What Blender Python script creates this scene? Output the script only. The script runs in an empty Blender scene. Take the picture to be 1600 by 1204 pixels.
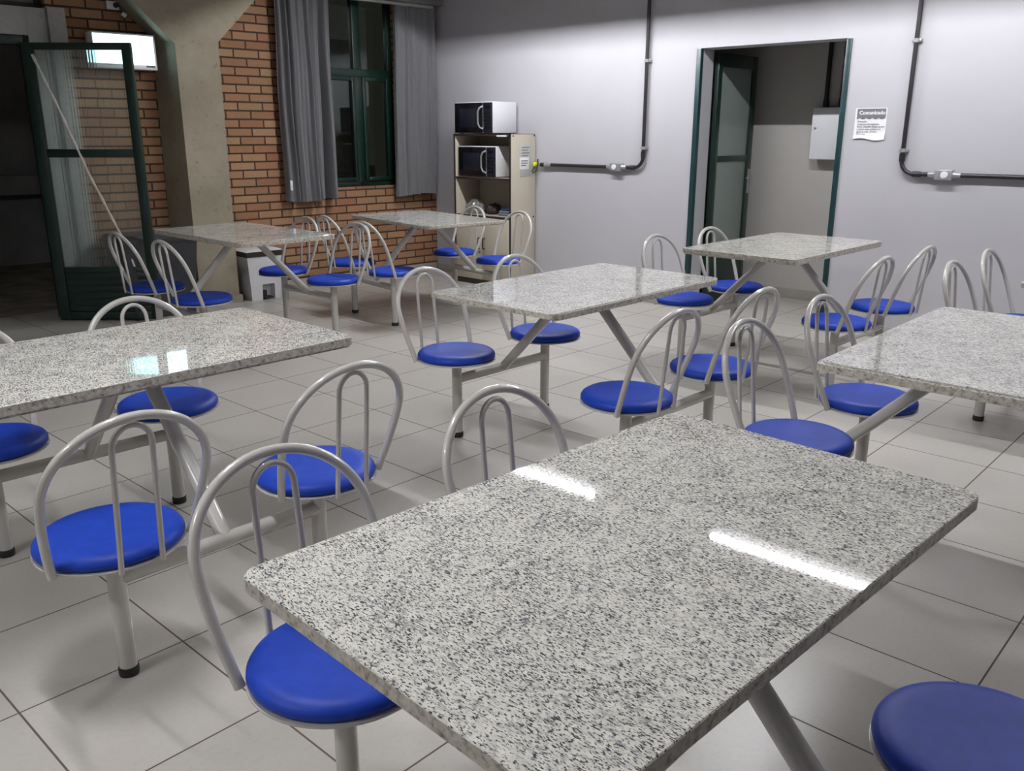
import bpy, bmesh, math, random
from mathutils import Vector, Matrix
PI = math.pi
rnd = random.Random(7)
S = bpy.context.scene
COL = S.collection

# ------------------------------------------------------------------ camera, world, exposure
# Room axes: +X towards the white wall, +Y towards the brick wall, Z up, metres.
CAM_H = 1.399
cam_d = bpy.data.cameras.new('camera'); cam = bpy.data.objects.new('camera', cam_d); COL.objects.link(cam)
cam_d.sensor_fit = 'HORIZONTAL'; cam_d.sensor_width = 36.0; cam_d.lens = 30.472
cam_d.clip_start = 0.02; cam_d.clip_end = 200
_r = Vector((0.67729974, -0.7357063, 0.00114159)); _u = Vector((0.2055168, 0.19069061, 0.9598958)); _f = Vector((0.70641907, 0.64990256, -0.2803547))
M = Matrix(((_r.x, _u.x, -_f.x, 0), (_r.y, _u.y, -_f.y, 0), (_r.z, _u.z, -_f.z, CAM_H), (0, 0, 0, 1)))
cam.matrix_world = M
S.camera = cam

w = bpy.data.worlds.new('night'); S.world = w; w.use_nodes = True
bg = w.node_tree.nodes['Background']; bg.inputs[0].default_value = (0.8, 0.7, 0.55, 1); bg.inputs[1].default_value = 0.012
S.view_settings.view_transform = 'Standard'; S.view_settings.look = 'None'
S.view_settings.gamma = 1.0; S.view_settings.use_curve_mapping = False
S.view_settings.exposure = 0.92
S.cycles.max_bounces = 8; S.cycles.diffuse_bounces = 4; S.cycles.glossy_bounces = 4
S.cycles.transmission_bounces = 6; S.cycles.transparent_max_bounces = 12
S.cycles.caustics_reflective = False; S.cycles.caustics_refractive = False
S.cycles.sample_clamp_indirect = 4.0

CEIL = 2.95
TUBE_Z = 2.73
TUBE_POWER = 320.0      # emission strength of a fluorescent tube
TUBE_COL = (0.96, 0.97, 1.0)
TUBES = [(4.87, 3.62, 4.82), (4.87, 1.45, 2.645), (4.87, -0.72, 0.48), (0.7, 1.45, 2.645), (-1.7, 1.45, 2.645), (4.87, 4.90, 5.60)]

# ------------------------------------------------------------------ materials
def mat(name):
    m = bpy.data.materials.new(name); m.use_nodes = True
    return m, m.node_tree, m.node_tree.nodes['Principled BSDF']
def N(nt, t, **kw):
    n = nt.nodes.new(t)
    for k, v in kw.items(): setattr(n, k, v)
    return n
def L(nt, a, b): nt.links.new(a, b)
def ramp(nt, fac, stops):
    r = N(nt, 'ShaderNodeValToRGB')
    while len(r.color_ramp.elements) < len(stops): r.color_ramp.elements.new(0.5)
    for e, (p, c) in zip(r.color_ramp.elements, stops):
        e.position = p; e.color = (*c, 1) if len(c) == 3 else c
    L(nt, fac, r.inputs[0]); return r.outputs[0]
def coords(nt, scale=(1, 1, 1), rot=(0, 0, 0), loc=(0, 0, 0), kind='Object'):
    tc = N(nt, 'ShaderNodeTexCoord'); mp = N(nt, 'ShaderNodeMapping')
    mp.inputs['Scale'].default_value = scale; mp.inputs['Rotation'].default_value = rot; mp.inputs['Location'].default_value = loc
    L(nt, tc.outputs[kind], mp.inputs[0]); return mp.outputs[0]
def noise(nt, vec, scale, detail=3, rough=0.5):
    n = N(nt, 'ShaderNodeTexNoise'); n.inputs['Scale'].default_value = scale; n.inputs['Detail'].default_value = detail
    n.inputs['Roughness'].default_value = rough
    L(nt, vec, n.inputs['Vector']); return n.outputs['Fac']
def mix(nt, fac, a, b, mode='MIX'):
    m = N(nt, 'ShaderNodeMix', data_type='RGBA', blend_type=mode)
    for i, v in ((0, fac), (6, a), (7, b)):
        if isinstance(v, (tuple, list)): m.inputs[i].default_value = (*v, 1) if len(v) == 3 else v
        elif isinstance(v, (int, float)): m.inputs[i].default_value = v
        else: L(nt, v, m.inputs[i])
    return m.outputs[2]
def bump(nt, h, strength, dist, bsdf):
    b = N(nt, 'ShaderNodeBump'); b.inputs['Strength'].default_value = strength; b.inputs['Distance'].default_value = dist
    L(nt, h, b.inputs['Height']); L(nt, b.outputs[0], bsdf.inputs['Normal'])
def simple(name, col, rough=0.5, metal=0.0, var=0.0, vscale=6.0, bumps=0.0, bscale=200, spec=0.5, coat=0.0):
    m, nt, b = mat(name)
    b.inputs['Roughness'].default_value = rough; b.inputs['Metallic'].default_value = metal
    b.inputs['Specular IOR Level'].default_value = spec
    if coat: b.inputs['Coat Weight'].default_value = coat; b.inputs['Coat Roughness'].default_value = 0.05
    v = coords(nt)
    lo = tuple(c * (1 - var) for c in col); hi = tuple(min(1, c * (1 + var)) for c in col)
    L(nt, ramp(nt, noise(nt, v, vscale), [(0.3, lo), (0.7, hi)]), b.inputs['Base Color'])
    if bumps: bump(nt, noise(nt, v, bscale, 2), bumps, 0.002, b)
    return m

def granite():
    m, nt, b = mat('polished_granite')
    def flecks(sc, rot, loc, lo, hi, det=2.0):
        # short dark grains, about three times longer than wide, running across the slab
        v = coords(nt, scale=(1.0, 0.36, 1.0), rot=(0, 0, rot), loc=loc)
        n = noise(nt, v, sc, det, 0.55)
        a = N(nt, 'ShaderNodeMath', operation='ADD'); L(nt, n, a.inputs[0]); L(nt, dens.outputs[0], a.inputs[1])
        return ramp(nt, a.outputs[0], [(lo, (0, 0, 0)), (hi, (1, 1, 1))])
    big = noise(nt, coords(nt, loc=(5, 2, 1)), 14, 4, 0.6)
    dens = N(nt, 'ShaderNodeMath', operation='MULTIPLY_ADD'); L(nt, big, dens.inputs[0]); dens.inputs[1].default_value = 0.16; dens.inputs[2].default_value = -0.08
    base = ramp(nt, noise(nt, coords(nt), 60, 3), [(0.3, (0.58, 0.56, 0.51)), (0.55, (0.68, 0.66, 0.60)), (0.75, (0.76, 0.74, 0.68))])
    c1 = mix(nt, flecks(210, 0.25, (3.1, 1.7, 0), 0.50, 0.68, 3), base, (0.33, 0.325, 0.32))
    c2 = mix(nt, flecks(400, -0.12, (0, 0, 0), 0.553, 0.605), c1, (0.075, 0.075, 0.085))
    c3 = mix(nt, flecks(310, 0.4, (7, 3, 0), 0.605, 0.65), c2, (0.06, 0.06, 0.065))
    L(nt, c3, b.inputs['Base Color'])
    b.inputs['Roughness'].default_value = 0.022; b.inputs['IOR'].default_value = 1.56
    return m
def granite_edge():
    m, nt, b = mat('sawn_granite_edge')
    v = coords(nt)
    c = ramp(nt, noise(nt, v, 75, 4, 0.65), [(0.30, (0.13, 0.11, 0.09)), (0.46, (0.42, 0.385, 0.325)), (0.68, (0.60, 0.56, 0.49))])
    L(nt, c, b.inputs['Base Color']); b.inputs['Roughness'].default_value = 0.5
    bump(nt, noise(nt, v, 120, 3), 0.4, 0.002, b)
    return m
def floor_tile():
    m, nt, b = mat('ceramic_floor_tiles')
    v = coords(nt, scale=(1, 1, 1), loc=(-0.53, -2.166, 0))
    br = N(nt, 'ShaderNodeTexBrick'); br.offset = 0.0; br.squash = 1.0
    br.inputs['Scale'].default_value = 1.0; br.inputs['Mortar Size'].default_value = 0.0027; br.inputs['Mortar Smooth'].default_value = 0.1
    br.inputs['Brick Width'].default_value = 0.434; br.inputs['Row Height'].default_value = 0.434; br.inputs['Bias'].default_value = 0.0
    br.inputs['Color1'].default_value = (0.49, 0.465, 0.43, 1); br.inputs['Color2'].default_value = (0.45, 0.43, 0.40, 1); br.inputs['Mortar'].default_value = (0.10, 0.075, 0.06, 1)
    L(nt, v, br.inputs['Vector'])
    dirt = ramp(nt, noise(nt, coords(nt), 2.2, 5, 0.6), [(0.3, (0.93, 0.92, 0.90)), (0.7, (1, 1, 1))])
    speck = ramp(nt, noise(nt, coords(nt), 60, 3, 0.6), [(0.25, (0.93, 0.92, 0.91)), (0.5, (1, 1, 1))])
    L(nt, mix(nt, 1.0, mix(nt, 1.0, br.outputs['Color'], dirt, 'MULTIPLY'), speck, 'MULTIPLY'), b.inputs['Base Color'])
    rr = N(nt, 'ShaderNodeMath', operation='MULTIPLY_ADD'); L(nt, br.outputs['Fac'], rr.inputs[0]); rr.inputs[1].default_value = 0.5; rr.inputs[2].default_value = 0.3
    L(nt, rr.outputs[0], b.inputs['Roughness'])
    inv = N(nt, 'ShaderNodeMath', operation='SUBTRACT'); inv.inputs[0].default_value = 1; L(nt, br.outputs['Fac'], inv.inputs[1])
    bump(nt, inv.outputs[0], 0.35, 0.002, b)
    return m
def brick():
    m, nt, b = mat('exposed_brick')
    tc = N(nt, 'ShaderNodeTexCoord'); sx = N(nt, 'ShaderNodeSeparateXYZ'); L(nt, tc.outputs['Object'], sx.inputs[0])
    cx = N(nt, 'ShaderNodeCombineXYZ'); L(nt, sx.outputs[0], cx.inputs[0]); L(nt, sx.outputs[2], cx.inputs[1])
    mp = N(nt, 'ShaderNodeMapping'); mp.inputs['Location'].default_value = (BRICK_DX, BRICK_DZ, 0); L(nt, cx.outputs[0], mp.inputs[0])
    br = N(nt, 'ShaderNodeTexBrick'); br.offset = 0.5; br.offset_frequency = 2; br.squash = 1.0
    I = br.inputs
    I['Scale'].default_value = 1.0; I['Brick Width'].default_value = 0.227; I['Row Height'].default_value = 0.0703
    I['Mortar Size'].default_value = 0.0075; I['Mortar Smooth'].default_value = 0.25; I['Bias'].default_value = -0.1
    I['Color1'].default_value = (0.37, 0.22, 0.125, 1); I['Color2'].default_value = (0.27, 0.122, 0.064, 1); I['Mortar'].default_value = (0.050, 0.028, 0.018, 1)
    L(nt, mp.outputs[0], I['Vector'])
    st = ramp(nt, noise(nt, coords(nt, scale=(1, 1, 5)), 22, 4, 0.6), [(0.25, (0.80, 0.78, 0.76)), (0.75, (1.12, 1.1, 1.06))])
    tint = ramp(nt, noise(nt, coords(nt), 3.5, 2), [(0.35, (0.92, 0.97, 0.9)), (0.65, (1.06, 1.0, 1.0))])
    L(nt, mix(nt, 1.0, mix(nt, 1.0, br.outputs['Color'], st, 'MULTIPLY'), tint, 'MULTIPLY'), b.inputs['Base Color'])
    b.inputs['Roughness'].default_value = 0.85
    inv = N(nt, 'ShaderNodeMath', operation='SUBTRACT'); inv.inputs[0].default_value = 1; L(nt, br.outputs['Fac'], inv.inputs[1])
    bump(nt, inv.outputs[0], 0.9, 0.008, b)
    return m
BRICK_DX, BRICK_DZ = 2.106 + 0.1135, -1.1496 + 0.0703 * 20
def concrete(name, lo, hi):
    m, nt, b = mat(name)
    v = coords(nt)
    c = ramp(nt, noise(nt, v, 3.2, 6, 0.62), [(0.3, lo), (0.7, hi)])
    pit = ramp(nt, noise(nt, coords(nt, loc=(2, 4, 1)), 26, 4, 0.7), [(0.30, (0.72, 0.70, 0.66)), (0.42, (1, 1, 1))])
    L(nt, mix(nt, 1.0, c, pit, 'MULTIPLY'), b.inputs['Base Color'])
    b.inputs['Roughness'].default_value = 0.8
    bump(nt, noise(nt, v, 40, 5, 0.7), 0.35, 0.004, b)
    return m
def fabric(name, col):
    m, nt, b = mat(name)
    wv = N(nt, 'ShaderNodeTexWave', wave_type='BANDS', bands_direction='Z'); wv.inputs['Scale'].default_value = 110; wv.inputs['Distortion'].default_value = 2.5
    L(nt, coords(nt), wv.inputs['Vector'])
    n = noise(nt, coords(nt, scale=(1, 1, 3)), 60, 4, 0.7)
    mm = N(nt, 'ShaderNodeMath', operation='MULTIPLY'); L(nt, wv.outputs['Fac'], mm.inputs[0]); L(nt, n, mm.inputs[1])
    L(nt, ramp(nt, mm.outputs[0], [(0.05, tuple(c * 0.8 for c in col)), (0.6, tuple(c * 1.25 for c in col))]), b.inputs['Base Color'])
    b.inputs['Roughness'].default_value = 0.9; b.inputs['Sheen Weight'].default_value = 0.2
    bump(nt, mm.outputs[0], 0.25, 0.001, b)
    return m
def glass_clear(name, tint=(0.8, 0.9, 0.88), refl=0.08, milk=0.0):
    m = bpy.data.materials.new(name); m.use_nodes = True; nt = m.node_tree; nt.nodes.clear()
    out = N(nt, 'ShaderNodeOutputMaterial'); tr = N(nt, 'ShaderNodeBsdfTransparent'); gl = N(nt, 'ShaderNodeBsdfGlossy')
    tr.inputs[0].default_value = (*tint, 1); gl.inputs['Roughness'].default_value = 0.02
    fr = N(nt, 'ShaderNodeFresnel'); fr.inputs[0].default_value = 1.5
    mx = N(nt, 'ShaderNodeMixShader'); L(nt, fr.outputs[0], mx.inputs[0]); L(nt, tr.outputs[0], mx.inputs[1]); L(nt, gl.outputs[0], mx.inputs[2])
    L(nt, mx.outputs[0], out.inputs[0]); return m
def glass_fluted():
    m = bpy.data.materials.new('fluted_glass'); m.use_nodes = True; nt = m.node_tree; nt.nodes.clear()
    out = N(nt, 'ShaderNodeOutputMaterial'); rf = N(nt, 'ShaderNodeBsdfRefraction'); tr = N(nt, 'ShaderNodeBsdfTransparent')
    gl = N(nt, 'ShaderNodeBsdfGlossy'); df = N(nt, 'ShaderNodeBsdfDiffuse')
    wv = N(nt, 'ShaderNodeTexWave', wave_type='BANDS', bands_direction='X', wave_profile='SIN'); wv.inputs['Scale'].default_value = 15.0
    L(nt, coords(nt), wv.inputs['Vector'])
    bp = N(nt, 'ShaderNodeBump'); bp.inputs['Strength'].default_value = 0.9; bp.inputs['Distance'].default_value = 0.012; L(nt, wv.outputs['Fac'], bp.inputs['Height'])
    rf.inputs['IOR'].default_value = 1.2; rf.inputs['Roughness'].default_value = 0.02; rf.inputs['Color'].default_value = (0.96, 0.98, 0.97, 1)
    L(nt, bp.outputs[0], rf.inputs['Normal']); L(nt, bp.outputs[0], gl.inputs['Normal'])
    gl.inputs['Roughness'].default_value = 0.12
    tr.inputs[0].default_value = (0.96, 0.98, 0.97, 1); df.inputs[0].default_value = (0.6, 0.62, 0.6, 1)
    a = N(nt, 'ShaderNodeMixShader'); a.inputs[0].default_value = 0.55; L(nt, tr.outputs[0], a.inputs[1]); L(nt, rf.outputs[0], a.inputs[2])
    b = N(nt, 'ShaderNodeMixShader'); b.inputs[0].default_value = 0.06; L(nt, a.outputs[0], b.inputs[1]); L(nt, gl.outputs[0], b.inputs[2])
    c = N(nt, 'ShaderNodeMixShader'); c.inputs[0].default_value = 0.12; L(nt, b.outputs[0], c.inputs[1]); L(nt, df.outputs[0], c.inputs[2])
    L(nt, c.outputs[0], out.inputs[0]); return m
def emit(name, col, strength):
    m = bpy.data.materials.new(name); m.use_nodes = True; nt = m.node_tree; nt.nodes.clear()
    out = N(nt, 'ShaderNodeOutputMaterial'); e = N(nt, 'ShaderNodeEmission'); e.inputs[0].default_value = (*col, 1); e.inputs[1].default_value = strength
    L(nt, e.outputs[0], out.inputs[0]); return m

MT = dict(
    granite=granite(), gedge=granite_edge(), floor=floor_tile(), brick=brick(),
    white=simple('white_wall_paint', (0.44, 0.43, 0.455), 0.55, var=0.025, vscale=1.5, bumps=0.08, bscale=90),
    ceil=simple('ceiling_paint', (0.55, 0.54, 0.53), 0.8, var=0.03),
    cream=simple('cream_wall_paint', (0.50, 0.475, 0.45), 0.6, var=0.03, vscale=2),
    base=simple('grey_skirting_tile', (0.36, 0.34, 0.31), 0.35, var=0.08, vscale=4),
    steel=simple('light_grey_painted_steel', (0.47, 0.45, 0.42), 0.26, var=0.03, vscale=20, coat=1.0),
    blue=simple('blue_plastic', (0.012, 0.047, 0.37), 0.48, var=0.10, vscale=30, bumps=0.08, bscale=300, spec=0.22),
    rubber=simple('black_rubber', (0.012, 0.011, 0.011), 0.55),
    column=concrete('raw_concrete', (0.24, 0.205, 0.145), (0.33, 0.288, 0.215)),
    lintel=concrete('grey_concrete', (0.36, 0.36, 0.34), (0.46, 0.46, 0.44)),
    green=simple('dark_green_enamel', (0.004, 0.020, 0.0135), 0.38, var=0.15, vscale=9, coat=0.1),
    greenblue=simple('dark_teal_enamel', (0.008, 0.035, 0.040), 0.35, var=0.1),
    curtain=fabric('grey_curtain_fabric', (0.15, 0.15, 0.158)),
    glass=glass_clear('window_glass'), fluted=glass_fluted(), 
    blackp=simple('black_conduit_paint', (0.018, 0.014, 0.018), 0.38),
    alum=simple('cast_aluminium', (0.42, 0.42, 0.43), 0.35, metal=0.6, var=0.1, vscale=40),
    beige=simple('beige_laminate', (0.50, 0.45, 0.365), 0.5, var=0.04, vscale=3),
    dkbrown=simple('dark_brown_edging', (0.028, 0.020, 0.016), 0.5),
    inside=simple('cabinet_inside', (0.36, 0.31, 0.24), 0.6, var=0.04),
    mwhite=simple('white_appliance_enamel', (0.72, 0.72, 0.75), 0.35, var=0.01),
    mblack=simple('black_glass_front', (0.006, 0.006, 0.008), 0.12),
    mnavy=simple('control_panel_black', (0.012, 0.013, 0.022), 0.25),
    chrome=simple('satin_silver', (0.42, 0.42, 0.43), 0.3, metal=0.7),
    paper=simple('white_paper', (0.74, 0.74, 0.76), 0.8, var=0.02),
    greypaper=simple('grey_paper', (0.44, 0.44, 0.43), 0.8, var=0.03),
    ink=simple('grey_ink', (0.13, 0.13, 0.14), 0.8),
    hdr=simple('grey_print', (0.16, 0.155, 0.17), 0.8),
    yellow=simple('yellow_plastic', (0.62, 0.62, 0.02), 0.4),
    dbin=simple('dark_grey_plastic', (0.03, 0.031, 0.036), 0.45, var=0.1),
    bwhite=simple('white_plastic', (0.66, 0.66, 0.68), 0.35, var=0.015),
    cord=simple('white_cotton_cord', (0.62, 0.57, 0.53), 0.9, var=0.15, vscale=60),
    pelmet=simple('grey_pelmet', (0.16, 0.155, 0.15), 0.6),
    rail=simple('curtain_rail_grey', (0.36, 0.36, 0.35), 0.4),
    screen=emit('lit_screen', (0.55, 0.95, 1.0), 1.9),
    tube=emit('fluorescent_tube_glow', TUBE_COL, TUBE_POWER),
    lampw=simple('grey_lamp_enamel', (0.35, 0.35, 0.35), 0.4),
    dirt=simple('dark_yard_paving', (0.24, 0.21, 0.17), 0.9, var=0.4, vscale=5),
    dbag=simple('dark_cloth', (0.035, 0.025, 0.028), 0.9, var=0.3, vscale=30),
    bluecloth=simple('blue_cloth', (0.02, 0.035, 0.16), 0.8, var=0.2),
    greycloth=simple('grey_cloth', (0.20, 0.21, 0.22), 0.85, var=0.2),
    outside=simple('outside_render', (0.30, 0.29, 0.29), 0.9, var=0.1),
)
def plastic_bag():
    m = bpy.data.materials.new('clear_plastic_bag'); m.use_nodes = True; nt = m.node_tree; nt.nodes.clear()
    out = N(nt, 'ShaderNodeOutputMaterial'); tr = N(nt, 'ShaderNodeBsdfTransparent'); gl = N(nt, 'ShaderNodeBsdfGlossy'); df = N(nt, 'ShaderNodeBsdfDiffuse')
    gl.inputs['Roughness'].default_value = 0.18; df.inputs[0].default_value = (0.42, 0.42, 0.42, 1)
    a = N(nt, 'ShaderNodeMixShader'); a.inputs[0].default_value = 0.30; L(nt, tr.outputs[0], a.inputs[1]); L(nt, df.outputs[0], a.inputs[2])
    b = N(nt, 'ShaderNodeMixShader'); b.inputs[0].default_value = 0.18; L(nt, a.outputs[0], b.inputs[1]); L(nt, gl.outputs[0], b.inputs[2])
    L(nt, b.outputs[0], out.inputs[0]); return m
MT['bag'] = plastic_bag()

# ------------------------------------------------------------------ mesh helpers
class MB:
    def __init__(s): s.bm = bmesh.new()
    def box(s, a, b, bevel=0.0, mi=0, rot=None, about=None):
        t = bmesh.new(); bmesh.ops.create_cube(t, size=1)
        for v in t.verts:
            v.co = Vector([(a[i] + b[i]) / 2 + v.co[i] * (b[i] - a[i]) for i in range(3)])
        if bevel: bmesh.ops.bevel(t, geom=list(t.edges), offset=bevel, segments=2, profile=0.5, affect='EDGES')
        s.add(t, mi, rot, about); return s
    def add(s, t, mi=0, rot=None, about=None):
        if rot is not None:
            c = Vector(about or (0, 0, 0))
            for v in t.verts: v.co = rot @ (v.co - c) + c
        for f in t.faces: f.material_index = mi; f.smooth = True
        me = bpy.data.meshes.new('t'); t.to_mesh(me); t.free(); s.bm.from_mesh(me); bpy.data.meshes.remove(me)
    def tube(s, pts, r, seg=12, mi=0, cap=True):
        pts = [Vector(p) for p in pts]; n = len(pts); t = bmesh.new()
        tan = []
        for i in range(n):
            d = (pts[min(i + 1, n - 1)] - pts[max(i - 1, 0)]); tan.append(d.normalized())
        ref = Vector((0, 0, 1)) if abs(tan[0].z) < 0.9 else Vector((1, 0, 0))
        u = tan[0].cross(ref).normalized(); rings = []
        for i in range(n):
            u = (u - tan[i] * u.dot(tan[i])).normalized(); v = tan[i].cross(u)
            rr = r[i] if isinstance(r, (list, tuple)) else r
            rings.append([t.verts.new(pts[i] + (u * math.cos(a) + v * math.sin(a)) * rr) for a in [2 * PI * k / seg for k in range(seg)]])
        for i in range(n - 1):
            for k in range(seg):
                t.faces.new((rings[i][k], rings[i][(k + 1) % seg], rings[i + 1][(k + 1) % seg], rings[i + 1][k]))
        if cap:
            t.faces.new(rings[0][::-1]); t.faces.new(rings[-1])
        bmesh.ops.recalc_face_normals(t, faces=list(t.faces))
        s.add(t, mi); return s
    def lathe(s, prof, seg=40, mi=0, at=(0, 0, 0)):
        t = bmesh.new(); rings = []
        for (r, z) in prof:
            if r < 1e-6: rings.append([t.verts.new((at[0], at[1], at[2] + z))])
            else: rings.append([t.verts.new((at[0] + r * math.cos(2 * PI * k / seg), at[1] + r * math.sin(2 * PI * k / seg), at[2] + z)) for k in range(seg)])
        for a, b in zip(rings[:-1], rings[1:]):
            for k in range(seg):
                k2 = (k + 1) % seg
                if len(a) == 1 and len(b) == 1: continue
                if len(a) == 1: t.faces.new((a[0], b[k2], b[k]))
                elif len(b) == 1: t.faces.new((a[k], a[k2], b[0]))
                else: t.faces.new((a[k], a[k2], b[k2], b[k]))
        bmesh.ops.recalc_face_normals(t, faces=list(t.faces))
        s.add(t, mi); return s
    def loft(s, A, B, mi=0):
        """solid between two outlines with the same number of points"""
        t = bmesh.new(); a = [t.verts.new(p) for p in A]; b = [t.verts.new(p) for p in B]; n = len(a)
        t.faces.new(a[::-1]); t.faces.new(b)
        for k in range(n): t.faces.new((a[k], a[(k + 1) % n], b[(k + 1) % n], b[k]))
        bmesh.ops.recalc_face_normals(t, faces=list(t.faces)); s.add(t, mi); return s
    def build(s, name, m, parent=None, loc=(0, 0, 0), rotz=0.0, sharp=35):
        me = bpy.data.meshes.new(name); s.bm.to_mesh(me); s.bm.free()
        for mm in (m if isinstance(m, (list, tuple)) else [m]): me.materials.append(mm)
        me.set_sharp_from_angle(angle=math.radians(sharp))
        o = bpy.data.objects.new(name, me); COL.objects.link(o)
        o.location = loc; o.rotation_euler = (0, 0, rotz)
        if parent is not None: o.parent = parent
        return o
def empty(name, label, cat, loc=(0, 0, 0), rotz=0.0, group=None):
    o = bpy.data.objects.new(name, None); COL.objects.link(o); o.empty_display_size = 0.1
    o.location = loc; o.rotation_euler = (0, 0, rotz); return tag(o, label, cat, group)
def tag(o, label, cat, group=None):
    o['label'] = label; o['category'] = cat
    if group: o['group'] = group
    return o
def struct(o, label=None, cat=None):
    o['kind'] = 'structure'
    if label: o['label'] = label
    if cat: o['category'] = cat
    return o
def copy_tree(o, parent=None):
    c = o.copy(); COL.objects.link(c)
    if parent is not None: c.parent = parent
    for ch in list(o.children): copy_tree(ch, c)
    return c
def text_mesh(name, body, size, m, parent, mat4, bold=0.0):
    cu = bpy.data.curves.new(name, 'FONT'); cu.body = body; cu.size = size; cu.align_x = 'LEFT'; cu.align_y = 'CENTER'
    cu.extrude = 0.0004; cu.offset = bold; cu.resolution_u = 3
    to = bpy.data.objects.new(name, cu); COL.objects.link(to)
    bpy.context.view_layer.update()
    me = bpy.data.meshes.new_from_object(to.evaluated_get(bpy.context.evaluated_depsgraph_get()))
    bpy.data.objects.remove(to); me.materials.clear(); me.materials.append(m); me.name = name
    me.transform(mat4)
    o = bpy.data.objects.new(name, me); COL.objects.link(o)
    if parent is not None: o.parent = parent
    return o

# ------------------------------------------------------------------ the room
EW = 6.2                      # white wall plane (x)
CB = Vector((6.2, 6.77, 0))   # corner of white and brick wall
TB = math.radians(-4.5)       # the brick wall is not quite square to the tiles
def bpt(t, off, z):           # brick-wall frame -> room
    c, s = math.cos(TB), math.sin(TB)
    return Vector((CB.x + t * c - off * s, CB.y + t * s + off * c, z))

b = MB(); b.box((-3.0, -3.2, -0.1), (9.0, 7.45, 0.0)); struct(b.build('floor', MT['floor']))
b = MB(); b.box((-3.0, -3.2, CEIL), (9.0, 8.4, CEIL + 0.1)); struct(b.build('ceiling', MT['ceil']))

DY0, DY1, DZ = 2.60, 3.735, 2.017     # doorway in the white wall
b = MB(); T = 0.19
b.box((EW, DY1, 0), (EW + T, 7.3, CEIL)); b.box((EW, -3.2, 0), (EW + T, DY0, CEIL)); b.box((EW, DY0, DZ), (EW + T, DY1, CEIL))
struct(b.build('wall_right', MT['white']))
b = MB(); b.box((-3.1, -3.3, 0), (-3.0, 8.4, CEIL)); struct(b.build('wall_left', MT['white']))
b = MB(); b.box((-3.1, -3.3, 0), (9.0, -3.2, CEIL)); struct(b.build('wall_front', MT['white']))
# room behind the doorway
for nm, lo, hi in (('wall_inner_back', (7.24, 1.2, 0), (7.34, 5.6, CEIL)), ('wall_inner_left', (EW + T, 5.5, 0), (7.24, 5.6, CEIL)), ('wall_inner_right', (EW + T, 1.2, 0), (7.24, 1.3, CEIL))):
    b = MB(); b.box(lo, hi); struct(b.build(nm, MT['cream']))
b = MB(); b.box((7.228, 1.3, 0), (7.24, 5.5, 0.08), 0.003); struct(b.build('baseboard_inner', MT['base']))
b = MB(); b.box((EW - 0.012, DY1 + 0.03, 0), (EW, 5.38, 0.085), 0.003); b.box((EW - 0.012, 6.15, 0), (EW, 6.755, 0.085), 0.003)
b.box((EW - 0.012, -3.2, 0), (EW, DY0 - 0.03, 0.085), 0.003); struct(b.build('baseboard_right', MT['base']))
# green corner strips of the doorway
for nm, y0, y1 in (('trim_1', DY1 - 0.004, DY1 + 0.034), ('trim_2', DY0 - 0.034, DY0 + 0.004)):
    b = MB(); b.box((EW - 0.012, y0, 0), (EW + 0.03, y1, DZ - 0.004), 0.003); struct(b.build(nm, MT['greenblue']))

# brick wall (local frame: x along the wall, y outwards, z up)
WX0, WX1, WZ0, WZ1 = -1.36, -0.45, 0.895, 2.72     # window opening
b = MB()
b.box((-3.40, 0, 0), (WX0, 0.2, CEIL)); b.box((WX1, 0, 0), (0.02, 0.2, CEIL)); b.box((WX0, 0, 0), (WX1, 0.2, WZ0)); b.box((WX0, 0, WZ1), (WX1, 0.2, CEIL))
b.box((-3.52, 0, 2.26), (-3.40, 0.2, CEIL))
struct(b.build('wall_back', MT['brick'], loc=CB, rotz=TB))
b = MB(); b.box((-2.34, -0.012, 0), (-0.015, 0, 0.085), 0.003); b.box((-3.40, -0.012, 0), (-2.84, 0, 0.085), 0.003)
struct(b.build('baseboard_back', MT['base'], loc=CB, rotz=TB))
# concrete surround of the entrance and the lintel above it
b = MB(); b.box((-3.52, -0.03, 0), (-3.40, 0.2, 2.26), 0.004); b.box((-3.66, -0.004, 0), (-3.525, 0.2, 2.25), 0.003); b.box((-5.2, -0.004, 2.06), (-3.66, 0.2, 2.25), 0.003)
b.box((-9.4, 0, 0), (-4.86, 0.2, CEIL)); b.box((-5.2, 0, 2.88), (-3.52, 0.2, CEIL))
struct(b.build('trim_3', MT['lintel'], loc=CB, rotz=TB))
b = MB()
b.box((-4.86, 0.02, 0), (-4.80, 0.10, 2.06), 0.004); b.box((-3.705, 0.0, 0), (-3.66, 0.10, 2.06), 0.004); b.box((-4.80, 0.0, 1.995), (-3.66, 0.10, 2.06), 0.004)
struct(b.build('trim_4', MT['green'], loc=CB, rotz=TB))
# dark transom window over the entrance
b = MB(); b.box((-5.1, 0.08, 2.25), (-3.52, 0.13, 2.29), 0.003); b.box((-5.1, 0.08, 2.84), (-3.52, 0.13, 2.88), 0.003); b.box((-3.56, 0.08, 2.29), (-3.52, 0.13, 2.84), 0.003); b.box((-5.1, 0.08, 2.29), (-5.06, 0.13, 2.84), 0.003)
w2 = struct(b.build('window_2', MT['dkbrown'], loc=CB, rotz=TB))
b = MB(); b.box((-5.06, 0.1, 2.29), (-3.56, 0.106, 2.84)); b.build('pane', MT['glass'], w2)
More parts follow.
